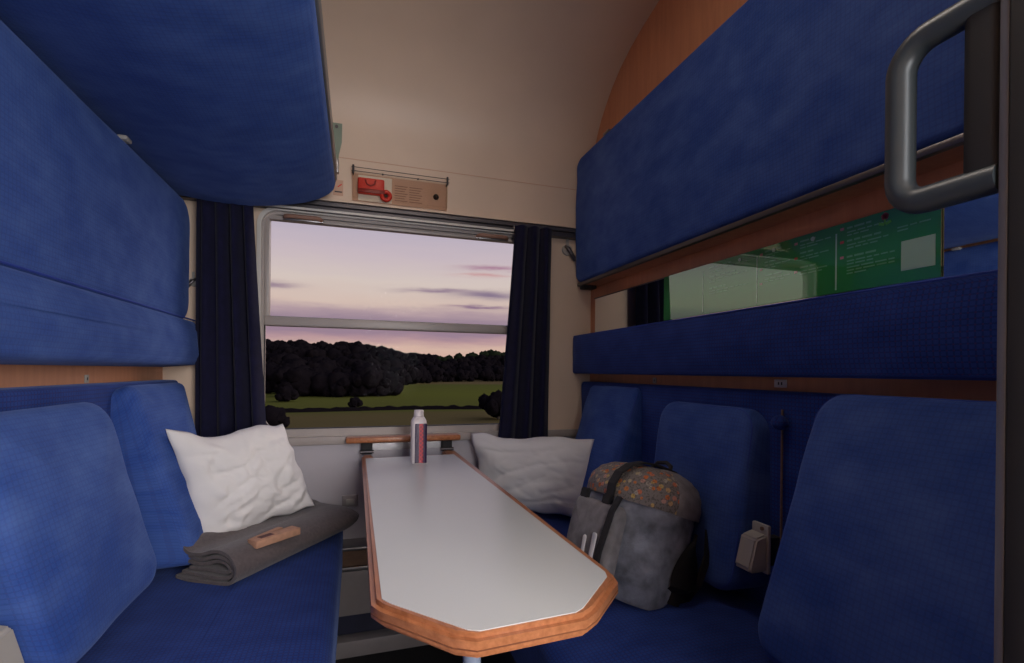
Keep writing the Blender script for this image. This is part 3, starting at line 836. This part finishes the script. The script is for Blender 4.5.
tag(o, 'smooth white pillow standing on the right bench below the right curtain', 'pillow', 'white pillows')

# ================================================================== BLANKET
def catmull(P, n=7):
    out = []
    for i in range(len(P)-1):
        p0 = P[max(i-1, 0)]; p1 = P[i]; p2 = P[i+1]; p3 = P[min(i+2, len(P)-1)]
        for k in range(n):
            q = k/n
            out.append(tuple(.5*((2*p1[c])+(-p0[c]+p2[c])*q+(2*p0[c]-5*p1[c]+4*p2[c]-p3[c])*q*q+(-p0[c]+3*p1[c]-3*p2[c]+p3[c])*q**3) for c in range(2)))
    out.append(P[-1]); return out
def blanket():
    # fold profile in (w, z): several nested layers bending round the near right side
    path = catmull([(.285, .062), (.255, .092), (.222, .108), (.196, .100), (.168, .084), (.130, .083), (.095, .094), (.062, .097), (.030, .088), (.006, .068), (-.002, .046), (.006, .024), (.028, .006), (.065, .000), (.12, .000), (.17, .000), (.225, .000)])
    A = Vector((.585, .811, .0)); Wd = Vector((-.811, .585, 0)); L = .575; O = Vector((.392, -.662, .5440))
    def offs(d):
        out = []
        for i in range(len(path)):
            a = Vector(path[max(i-1, 0)]); b = Vector(path[min(i+1, len(path)-1)]); q = (b-a).normalized()
            nrm = Vector((-q.y, q.x))           # points inside the fold
            out.append(Vector(path[i])+nrm*d)
        return out
    bm = bmesh.new(); na = 30
    for li in range(3):
        o1 = offs(li*.0150); o2 = offs(li*.0150+.0092)
        cut = li*3
        o1 = o1[:len(o1)-cut]; o2 = o2[:len(o2)-cut]
        sec = o1+o2[::-1]; rings = []
        for k in range(na+1):
            f = k/na; ring = []
            e = max(0, (f-.86)/.14); shr = math.sqrt(max(.02, 1-e*e))
            flat_ = min(1, f*1.6)
            for p in sec:
                w_, z_ = p.x, p.y
                # the S-shaped sag fades away from the near end
                z2 = z_*(1-.14*flat_)+(.018*flat_*math.exp(-((w_-.15)/.06)**2) if z_ > .045 else 0)
                z2 = .040+(z2-.040)*(.45+.55*shr)
                wob = noise.noise(Vector((w_*7, f*4, 1.3)))*.004
                lead = (.010*noise.noise(Vector((w_*9, li*1.7, 0))))*(1-f)+(.005*li*max(0, 1-f*12))
                pt = O+A*(f*L+lead)+Wd*(w_+(1-shr)*.02)+Vector((0, 0, z2+(wob if z_ > .04 else 0)))
                ring.append(bm.verts.new(pt))
            rings.append(ring)
        m_ = len(sec); h_ = m_//2
        for i in range(na):
            for k in range(m_): bm.faces.new((rings[i][k], rings[i][(k+1) % m_], rings[i+1][(k+1) % m_], rings[i+1][k]))
        for rg in (rings[0], rings[-1]):
            for k in range(h_-1): bm.faces.new((rg[k], rg[k+1], rg[m_-2-k], rg[m_-1-k]))
    return bm
o = link('blanket', blanket(), M['blanket'])
tag(o, 'folded dark grey wool blanket lying on the left bench', 'blanket')

# tan card packet on the blanket
pk = thing('card_packet', (.46, -.515, .626), 'tan cardboard packet with open flap lying on the folded grey blanket', 'packet')
zt = .6255
def turned(bm, cx, cy, deg):
    bmesh.ops.transform(bm, matrix=Matrix.Translation((cx, cy, 0)) @ Matrix.Rotation(math.radians(deg), 4, 'Z') @ Matrix.Translation((-cx, -cy, 0)), verts=bm.verts[:]); return bm
link('sleeve', turned(B(.390, .540, -.540, -.498, zt-.002, zt+.020, bevel=.002), .465, -.515, 44), M['kraft'], pk)
link('flap', turned(B(.375, .500, -.488, -.468, zt-.001, zt+.015, bevel=.002), .45, -.485, 57), M['kraft'], pk)
link('dark_print', turned(B(.415, .458, -.526, -.504, zt+.0195, zt+.0206), .465, -.515, 44), M['kraft_dark'], pk)

# ================================================================== BACKPACK
bp_base = Vector((1.420, -.955, .541))
UP = Vector((.34, .10, 1)).normalized(); FR = Vector((-.95, -.12, 0)); FR = (FR-UP*FR.dot(UP)).normalized(); SD = UP.cross(FR).normalized()
# FR: front of the bag (faces left / the table); SD: sideways
if SD.y > 0: SD = -SD          # SD points towards the doorway (near side)
bp = thing('backpack', bp_base, 'grey canvas backpack with floral lid leaning on the right bench', 'backpack')
def Q(f, s, u): return bp_base+FR*f+SD*s+UP*u
def bag_shell(levels, n=40, ex=2.7, seed=0, amp=.006):
    """levels: (u, front, back, halfwidth, mid-shift)"""
    bm = bmesh.new(); rings = []
    for (u, fr, bk, hw, sh_) in levels:
        ring = []
        for k in range(n):
            a = 2*PI*k/n; c, s = math.cos(a), math.sin(a)
            x = abs(c)**(2/ex)*(1 if c > 0 else -1); y = abs(s)**(2/ex)*(1 if s > 0 else -1)
            f = (x*fr if x > 0 else x*bk); p = Q(f, y*hw+sh_, u)
            p += (FR*c+SD*s)*(noise.noise(p*11+Vector((seed, 0, 0)))*amp+noise.noise(p*28+Vector((seed, 3, 0)))*amp*.45)
            ring.append(bm.verts.new(p))
        rings.append(ring)
    for i in range(len(rings)-1):
        for k in range(n): bm.faces.new((rings[i][k], rings[i][(k+1) % n], rings[i+1][(k+1) % n], rings[i+1][k]))
    bm.faces.new(rings[0][::-1]); bm.faces.new(rings[-1]); return bm
def interp(tab, m=26):
    out = []
    for i in range(m+1):
        u = tab[0][0]+(tab[-1][0]-tab[0][0])*i/m
        for a, b in zip(tab, tab[1:]):
            if a[0] <= u <= b[0]+1e-9:
                f = (u-a[0])/(b[0]-a[0]); f = f*f*(3-2*f)*.5+f*.5
                out.append(tuple([u]+[a[k]+(b[k]-a[k])*f for k in range(1, 5)])); break
    return out
body = [(-.012, .085, .040, .105, .02), (.004, .105, .070, .125, .01), (.04, .125, .105, .145, 0), (.12, .140, .120, .155, 0), (.22, .140, .115, .155, 0), (.28, .125, .105, .150, 0), (.315, .105, .090, .135, 0), (.335, .07, .06, .10, 0)]
link('body', bag_shell(interp(body), seed=1, amp=.009), M['bag_grey'], bp)
lid = [(.238, .146, .118, .156, 0), (.262, .148, .119, .160, 0), (.29, .140, .114, .156, 0), (.315, .122, .102, .142, 0), (.335, .094, .080, .116, 0), (.347, .055, .045, .08, 0), (.350, .01, .01, .02, 0)]
ld = link('lid', bag_shell(interp(lid, 20), seed=1, amp=.007), M['floral'], bp)
# canvas side panel of the lid towards the seat back
lid2 = [(.236, .055, .121, .160, 0), (.262, .055, .122, .1635, 0), (.29, .055, .117, .160, 0), (.315, .05, .105, .146, 0), (.335, .04, .083, .120, 0), (.349, .02, .05, .083, 0)]
link('lid_rear_panel', bag_shell(interp(lid2, 16), seed=1, amp=.007, ex=3.0), M['bag_light'], ld)
# webbing across the lid and down the front
def band(pts, wdir, w_, th, m, name, parent):
    bm = bmesh.new(); rows = []
    for i, p in enumerate(pts):
        d = (pts[min(i+1, len(pts)-1)]-pts[max(i-1, 0)]).normalized(); nn = d.cross(wdir).normalized()
        rows.append([bm.verts.new(p+wdir*(w_/2*a)+nn*(th/2*b)) for a, b in ((-1, -1), (1, -1), (1, 1), (-1, 1))])
    for i in range(len(rows)-1):
        for k in range(4): bm.faces.new((rows[i][k], rows[i][(k+1) % 4], rows[i+1][(k+1) % 4], rows[i+1][k]))
    bm.faces.new(rows[0][::-1]); bm.faces.new(rows[-1])
    return link(name, bm, m, parent, smooth=False)
strap_pts = [Q(.142, .045, .10), Q(.150, .045, .18), Q(.156, .045, .24), Q(.158, .045, .27), Q(.145, .045, .305), Q(.115, .045, .333), Q(.075, .045, .350), Q(.02, .045, .356), Q(-.04, .045, .352), Q(-.09, .045, .332)]
band(strap_pts, SD, .030, .006, M['bag_dark'], 'lid_strap', bp)
for s in (.045, -.06):
    bm = bmesh.new(); 
    c = Q(.160, s, .225)
    r = Matrix((FR, SD, UP)).transposed().to_4x4()
    bmesh.ops.create_cube(bm, size=1, matrix=Matrix.Translation(c) @ r @ Matrix.Diagonal((.014, .036, .030, 1)))
    bmesh.ops.bevel(bm, geom=bm.edges[:], offset=.004, segments=2, affect='EDGES')
    link('buckle', bm, M['bag_dark'], bp)
# front pocket with two pale marks
def loc_pad(f, s0, s1, u0, u1, thick, bulge, m, name, parent, r=.03, e=.02):
    A = [Q(f, s1, u0), Q(f, s0, u0), Q(f+.005, s0, u1), Q(f+.005, s1, u1)]
    N_ = (A[1]-A[0]).cross(A[3]-A[0]); fl = N_.dot(FR) < 0
    return link(name, pad(*A, thick, r=r, e=e, bulge=bulge, flip=fl, rough=.006, seed=5), m, parent)
fp = loc_pad(.168, -.095, .105, .02, .215, .04, .012, M['bag_light'], 'front_pocket', bp)
loc_pad(.189, .060, .078, .045, .135, .004, .001, M['white_plate'], 'pale_mark', fp, r=.006, e=.002)
loc_pad(.189, .022, .036, .060, .120, .004, .001, M['white_plate'], 'pale_mark', fp, r=.006, e=.002)
band([Q(.184, .095, .02), Q(.188, .098, .10), Q(.180, .100, .20), Q(.166, .100, .24)], SD, .018, .007, M['bag_dark'], 'pocket_strap', bp)
# side pocket fold, its shade put into a dark colour, at the seat-back end of the near side
bm = bmesh.new(); rows = []
for i in range(13):
    u = .015+.19*i/12; wdt = .060*math.sin(PI*min(1, .15+i/13.0))
    rows.append([bm.verts.new(Q(-.055-wdt*.7+wdt*1.5*k/6, .150+.012*math.sin(PI*k/6)+(.006 if u > .05 else -.012), u)) for k in range(7)])
for i in range(12):
    for k in range(6): bm.faces.new((rows[i][k], rows[i][k+1], rows[i+1][k+1], rows[i+1][k]))
bmesh.ops.solidify(bm, geom=bm.faces[:], thickness=.005)
link('side_pocket', bm, M['bag_dark'], bp)
band([Q(-.118, .10, .30), Q(-.128, .13, .24), Q(-.128, .148, .16), Q(-.118, .145, .08), Q(-.095, .13, .02)], FR, .022, .007, M['bag_dark'], 'shoulder_strap', bp)
tube_pts = [Q(-.02, -.02, .350), Q(-.03, -.01, .372), Q(-.035, .02, .376), Q(-.03, .045, .366), Q(-.02, .055, .348)]
link('carry_loop', tube(bmesh.new(), tube_pts, .006, 8), M['bag_dark'], bp)

# ================================================================== DOOR WITH GRAB HANDLE
dx = 1.20; dy = -1.895
d1 = struct('door_1', B(dx+.004, W-.002, dy-.032, dy-.002, .0, 2.04, bevel=.004), M['door'])
link('edge_trim', B(dx, dx+.010, dy-.007, dy, .0, 2.04, bevel=.002), M['door_trim'], d1)
link('rubber_edge', B(dx-.002, dx+.006, dy-.034, dy-.0075, .0, 2.04, bevel=.002), M['rubber'], d1)
def handle():
    # D-shaped loop standing out from the door edge in the y-z plane
    bm = bmesh.new(); xh = dx+.010
    yo, zi0, zi1 = -1.8135, 1.3165, 1.471      # grip centre line and arm centre lines
    r = .016
    pts = [(xh, dy+.002, zi1)]
    c = (yo-.028, zi1-.028)
    for k in range(9):
        a = PI/2-PI/2*k/8; pts.append((xh, c[0]+.028*math.cos(a), c[1]+.028*math.sin(a)))
    c = (yo-.024, zi0+.024)
    for k in range(7):
        a = -PI/2*k/6; pts.append((xh, c[0]+.024*math.cos(a), c[1]+.024*math.sin(a)))
    pts.append((xh, dy+.002, zi0))
    tube(bm, pts, .0125, 16, up=Vector((1, 0, 0)))
    return bm
link('door_handle', handle(), M['handle'], d1)
bm = bmesh.new(); box(bm, dx+.002, dx+.024, dy-.001, dy+.028, 1.308, 1.560, bevel=.008, seg=4)
link('handle_mount', bm, M['rubber'], d1)

# ================================================================== OUTSIDE
def hz(x, y):
    """ground height: flat meadow, rising wooded hill behind it"""
    d = math.hypot(x, y+2.15); az = math.degrees(math.atan2(x-.7, y+2.15))
    b = base_d(az)
    t_ = max(0, min(1, (d-b)/180)); t_ = t_*t_*(3-2*t_)
    return -5.0+t_*(ridge(az)+5)
def base_d(az):
    tab = [(-60, 150), (-9, 150), (-6.5, 118), (3.6, 116), (5.5, 200), (9, 260), (17, 300), (60, 300)]
    for a, b in zip(tab, tab[1:]):
        if a[0] <= az <= b[0]: return a[1]+(b[1]-a[1])*(az-a[0])/(b[0]-a[0])
    return 300
def ridge(az):
    tab = [(-60, 13), (-9, 11.5), (-5, 8), (0, 8.5), (5, 6.5), (9.5, 5.5), (14, 10), (17, 13), (60, 14)]
    for a, b in zip(tab, tab[1:]):
        if a[0] <= az <= b[0]: return a[1]+(b[1]-a[1])*(az-a[0])/(b[0]-a[0])
    return 13
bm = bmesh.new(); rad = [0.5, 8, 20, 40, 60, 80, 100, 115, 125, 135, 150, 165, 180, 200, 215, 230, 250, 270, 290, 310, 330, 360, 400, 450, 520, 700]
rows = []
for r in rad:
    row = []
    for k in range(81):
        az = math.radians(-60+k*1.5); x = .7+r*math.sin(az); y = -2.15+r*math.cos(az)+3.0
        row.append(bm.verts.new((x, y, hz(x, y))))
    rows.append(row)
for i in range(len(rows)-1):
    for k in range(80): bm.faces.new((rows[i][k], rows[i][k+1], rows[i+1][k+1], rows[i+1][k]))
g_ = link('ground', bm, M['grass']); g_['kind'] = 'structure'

def tree_mesh(kind):
    bm = bmesh.new(); random.seed(kind*13+1)
    for k in range(11):
        a = random.uniform(0, 2*PI); rr = random.uniform(.1, .75); z = random.uniform(.4, 1.0)
        s = random.uniform(.26, .42)
        if k == 0: rr = 0; z = .8; s = .6
        res = bmesh.ops.create_icosphere(bm, subdivisions=3, radius=s, matrix=Matrix.Translation((rr*math.cos(a), rr*math.sin(a), z)))
        for v in res['verts']:
            v.co += Vector(v.co).normalized()*(noise.noise(v.co*4+Vector((kind, 0, 0)))*.16+noise.noise(v.co*9)*.16)
    me = bpy.data.meshes.new('tree_crown'); 
    for f in bm.faces: f.smooth = True
    bm.to_mesh(me); bm.free(); me.materials.append(M['leaf_green'] if kind == 3 else M['leaf']); return me
def trunk_mesh():
    bm = bmesh.new(); tube(bm, [(0, 0, -.3), (0, 0, .6)], [.07, .04], 8)
    me = bpy.data.meshes.new('tree_trunk'); bm.to_mesh(me); bm.free(); me.materials.append(M['bark']); return me
crowns = [tree_mesh(k) for k in range(4)]; TR_ = trunk_mesh()
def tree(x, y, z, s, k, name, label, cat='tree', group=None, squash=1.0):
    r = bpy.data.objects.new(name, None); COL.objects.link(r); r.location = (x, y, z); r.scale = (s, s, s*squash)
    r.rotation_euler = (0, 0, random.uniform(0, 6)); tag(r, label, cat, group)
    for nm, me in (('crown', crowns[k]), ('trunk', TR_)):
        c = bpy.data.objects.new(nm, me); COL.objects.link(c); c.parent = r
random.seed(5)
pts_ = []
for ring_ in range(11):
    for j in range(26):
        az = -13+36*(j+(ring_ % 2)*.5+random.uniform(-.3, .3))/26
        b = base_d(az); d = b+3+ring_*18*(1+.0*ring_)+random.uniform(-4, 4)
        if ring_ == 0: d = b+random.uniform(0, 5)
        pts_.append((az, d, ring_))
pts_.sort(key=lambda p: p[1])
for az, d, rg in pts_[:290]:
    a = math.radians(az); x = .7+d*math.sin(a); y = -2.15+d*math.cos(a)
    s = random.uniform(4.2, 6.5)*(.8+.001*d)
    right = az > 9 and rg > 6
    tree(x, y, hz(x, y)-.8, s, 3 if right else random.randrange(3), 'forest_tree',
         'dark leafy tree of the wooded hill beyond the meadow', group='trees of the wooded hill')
# single bushes in the meadow
def at(az, d): a = math.radians(az); return .7+d*math.sin(a), -2.15+d*math.cos(a)
x, y = at(-.1, 80); tree(x, y, -5.0, 1.35, 1, 'meadow_tree', 'small lone dark tree in the middle of the green meadow')
x, y = at(16.3, 62); tree(x, y, -5.2, 2.7, 2, 'bush', 'large dark bush in the meadow beside the right curtain', 'bush')
x, y = at(-8.6, 55); tree(x, y, -5.3, 1.9, 0, 'bush', 'dark bush low at the left edge of the window', 'bush')
x, y = at(-7.2, 100); tree(x, y, -5.3, 2.4, 1, 'bush', 'rounded dark bush in front of the woods at left of the window', 'bush')
# low hedge line crossing the meadow
bm = bmesh.new(); n = 160; rows = []
for i in range(n+1):
    x = -25+75*i/n; y = 74+noise.noise(Vector((x*.05, 0, 0)))*2
    h = .55+.35*noise.noise(Vector((x*.8, 2, 0)))
    rows.append([bm.verts.new((x, y-.6, -5.02)), bm.verts.new((x, y-.45, -5+h*.8)), bm.verts.new((x, y, -5+h)), bm.verts.new((x, y+.45, -5+h*.8)), bm.verts.new((x, y+.6, -5.02))])
for i in range(n):
    for k in range(4): bm.faces.new((rows[i][k], rows[i][k+1], rows[i+1][k+1], rows[i+1][k]))
h_ = link('hedge', bm, M['leaf'])
tag(h_, 'thin low dark hedge line crossing the meadow', 'hedge')

# ================================================================== SKY
wd = bpy.data.worlds.new('dusk'); S.world = wd; wd.use_nodes = True
t = NT(wd.node_tree); bgn = t.n['Background']
gen = t.n.new('ShaderNodeTexCoord').outputs['Generated']
sp = t.n.new('ShaderNodeSeparateXYZ'); t.link(gen, sp.inputs[0])
el = t.m('MULTIPLY', t.m('ARCSINE', sp.outputs[2]), 180/PI)
az = t.m('MULTIPLY', t.m('ARCTAN2', sp.outputs[0], sp.outputs[1]), 180/PI)
cv = t.n.new('ShaderNodeCombineXYZ'); t.link(t.m('MULTIPLY', az, .16), cv.inputs[0]); t.link(t.m('MULTIPLY', el, 1.1), cv.inputs[1])
ns = t.noise(cv.outputs[0], .8, 5, .6)
el2 = t.m('ADD', el, t.m('MULTIPLY', t.m('SUBTRACT', ns, .5), 1.8))
fac = t.m('DIVIDE', el2, 60, clamp=True)
sky = t.ramp(fac, [(0, lin(224, 180, 165)), (2.6/60, lin(226, 192, 176)), (3.5/60, lin(196, 160, 164)), (4.2/60, lin(164, 138, 156)), (5.8/60, lin(166, 144, 160)), (6.6/60, lin(190, 165, 172)),
                   (7.6/60, lin(226, 202, 190)), (10/60, lin(226, 210, 202)), (13/60, lin(212, 196, 204)), (17/60, lin(190, 182, 202)), (30/60, lin(150, 152, 186)), (1, lin(110, 118, 165))])
sky = t.mix(.28, sky, t.mix(1.0, sky, (.80, .78, .76, 1), 'MULTIPLY'))
def streak(a0, e0, sa, se, col, amt, c_in):
    dn = t.m('MULTIPLY', t.m('SUBTRACT', ns, .5), 1.6)
    a = t.m('DIVIDE', t.m('SUBTRACT', az, a0), sa); b = t.m('DIVIDE', t.m('ADD', t.m('SUBTRACT', el, e0), dn), se)
    r2 = t.m('ADD', t.m('MULTIPLY', a, a), t.m('MULTIPLY', b, b))
    mk = t.m('MULTIPLY', t.m('EXPONENT', t.m('MULTIPLY', r2, -1.0)), amt, clamp=True)
    return t.mix(mk, c_in, col)
sky = streak(15, 8.9, 4.2, .55, lin(142, 124, 146), 1.0, sky)
sky = streak(9, 9.3, 4.0, .28, lin(150, 128, 148), .9, sky)
sky = streak(14, 7.5, 3.6, .22, lin(140, 112, 140), 1.0, sky)
sky = streak(15.5, 12.0, 3.4, .25, lin(176, 136, 156), 1.0, sky)
sky = streak(14.5, 11.2, 3.0, .22, lin(206, 160, 160), .9, sky)
sky = streak(-8.6, 8.9, 2.4, .35, lin(156, 134, 150), .9, sky)
# glow added in the unseen sky at right, brightening the left side indoors
def ramp01(v, a, b): return t.m('SMOOTH_MIN', t.m('DIVIDE', t.m('SUBTRACT', v, a), b-a, clamp=True), 1.0, 0.0)
side = ramp01(az, 24, 50)
up = t.m('SUBTRACT', 1.0, ramp01(el, 22, 60))
glow = t.m('MULTIPLY', side, up)
glow = t.m('MULTIPLY', glow, ramp01(el, -6, 2))
sky = t.mix(t.m('MULTIPLY', glow, .75), sky, (1.0, .86, .76, 1))
t.link(sky, bgn.inputs[0])
high = ramp01(el, 22, 50)  # unseen upper sky boosted too, adding light indoors
t.link(t.m('ADD', t.m('MULTIPLY_ADD', glow, 4.0, 1.0), t.m('MULTIPLY', high, .4)), bgn.inputs[1])

# ================================================================== CAMERA
cam = bpy.data.cameras.new('camera'); co = bpy.data.objects.new('camera', cam); COL.objects.link(co); S.camera = co
cam.sensor_width = 36; cam.lens = 482/1024*36; cam.shift_y = (371.5-331.5)/1024
cam.clip_start = .01; cam.clip_end = 3000
yaw = math.radians(17.9); roll = math.radians(0.6)
co.matrix_world = Matrix.Translation((.70, -2.15, 1.15)) @ Matrix.Rotation(-yaw, 4, 'Z') @ Matrix.Rotation(PI/2, 4, 'X') @ Matrix.Rotation(roll, 4, 'Z')

v = S.view_settings; v.view_transform = 'Standard'; v.look = 'None'; v.gamma = 1; v.exposure = 0; v.use_curve_mapping = False
S.cycles.use_denoising = True
S.cycles.max_bounces = 8; S.cycles.diffuse_bounces = 4; S.cycles.transparent_max_bounces = 12
S.cycles.sample_clamp_indirect = 4
S.cycles.caustics_reflective = False; S.cycles.caustics_refractive = False
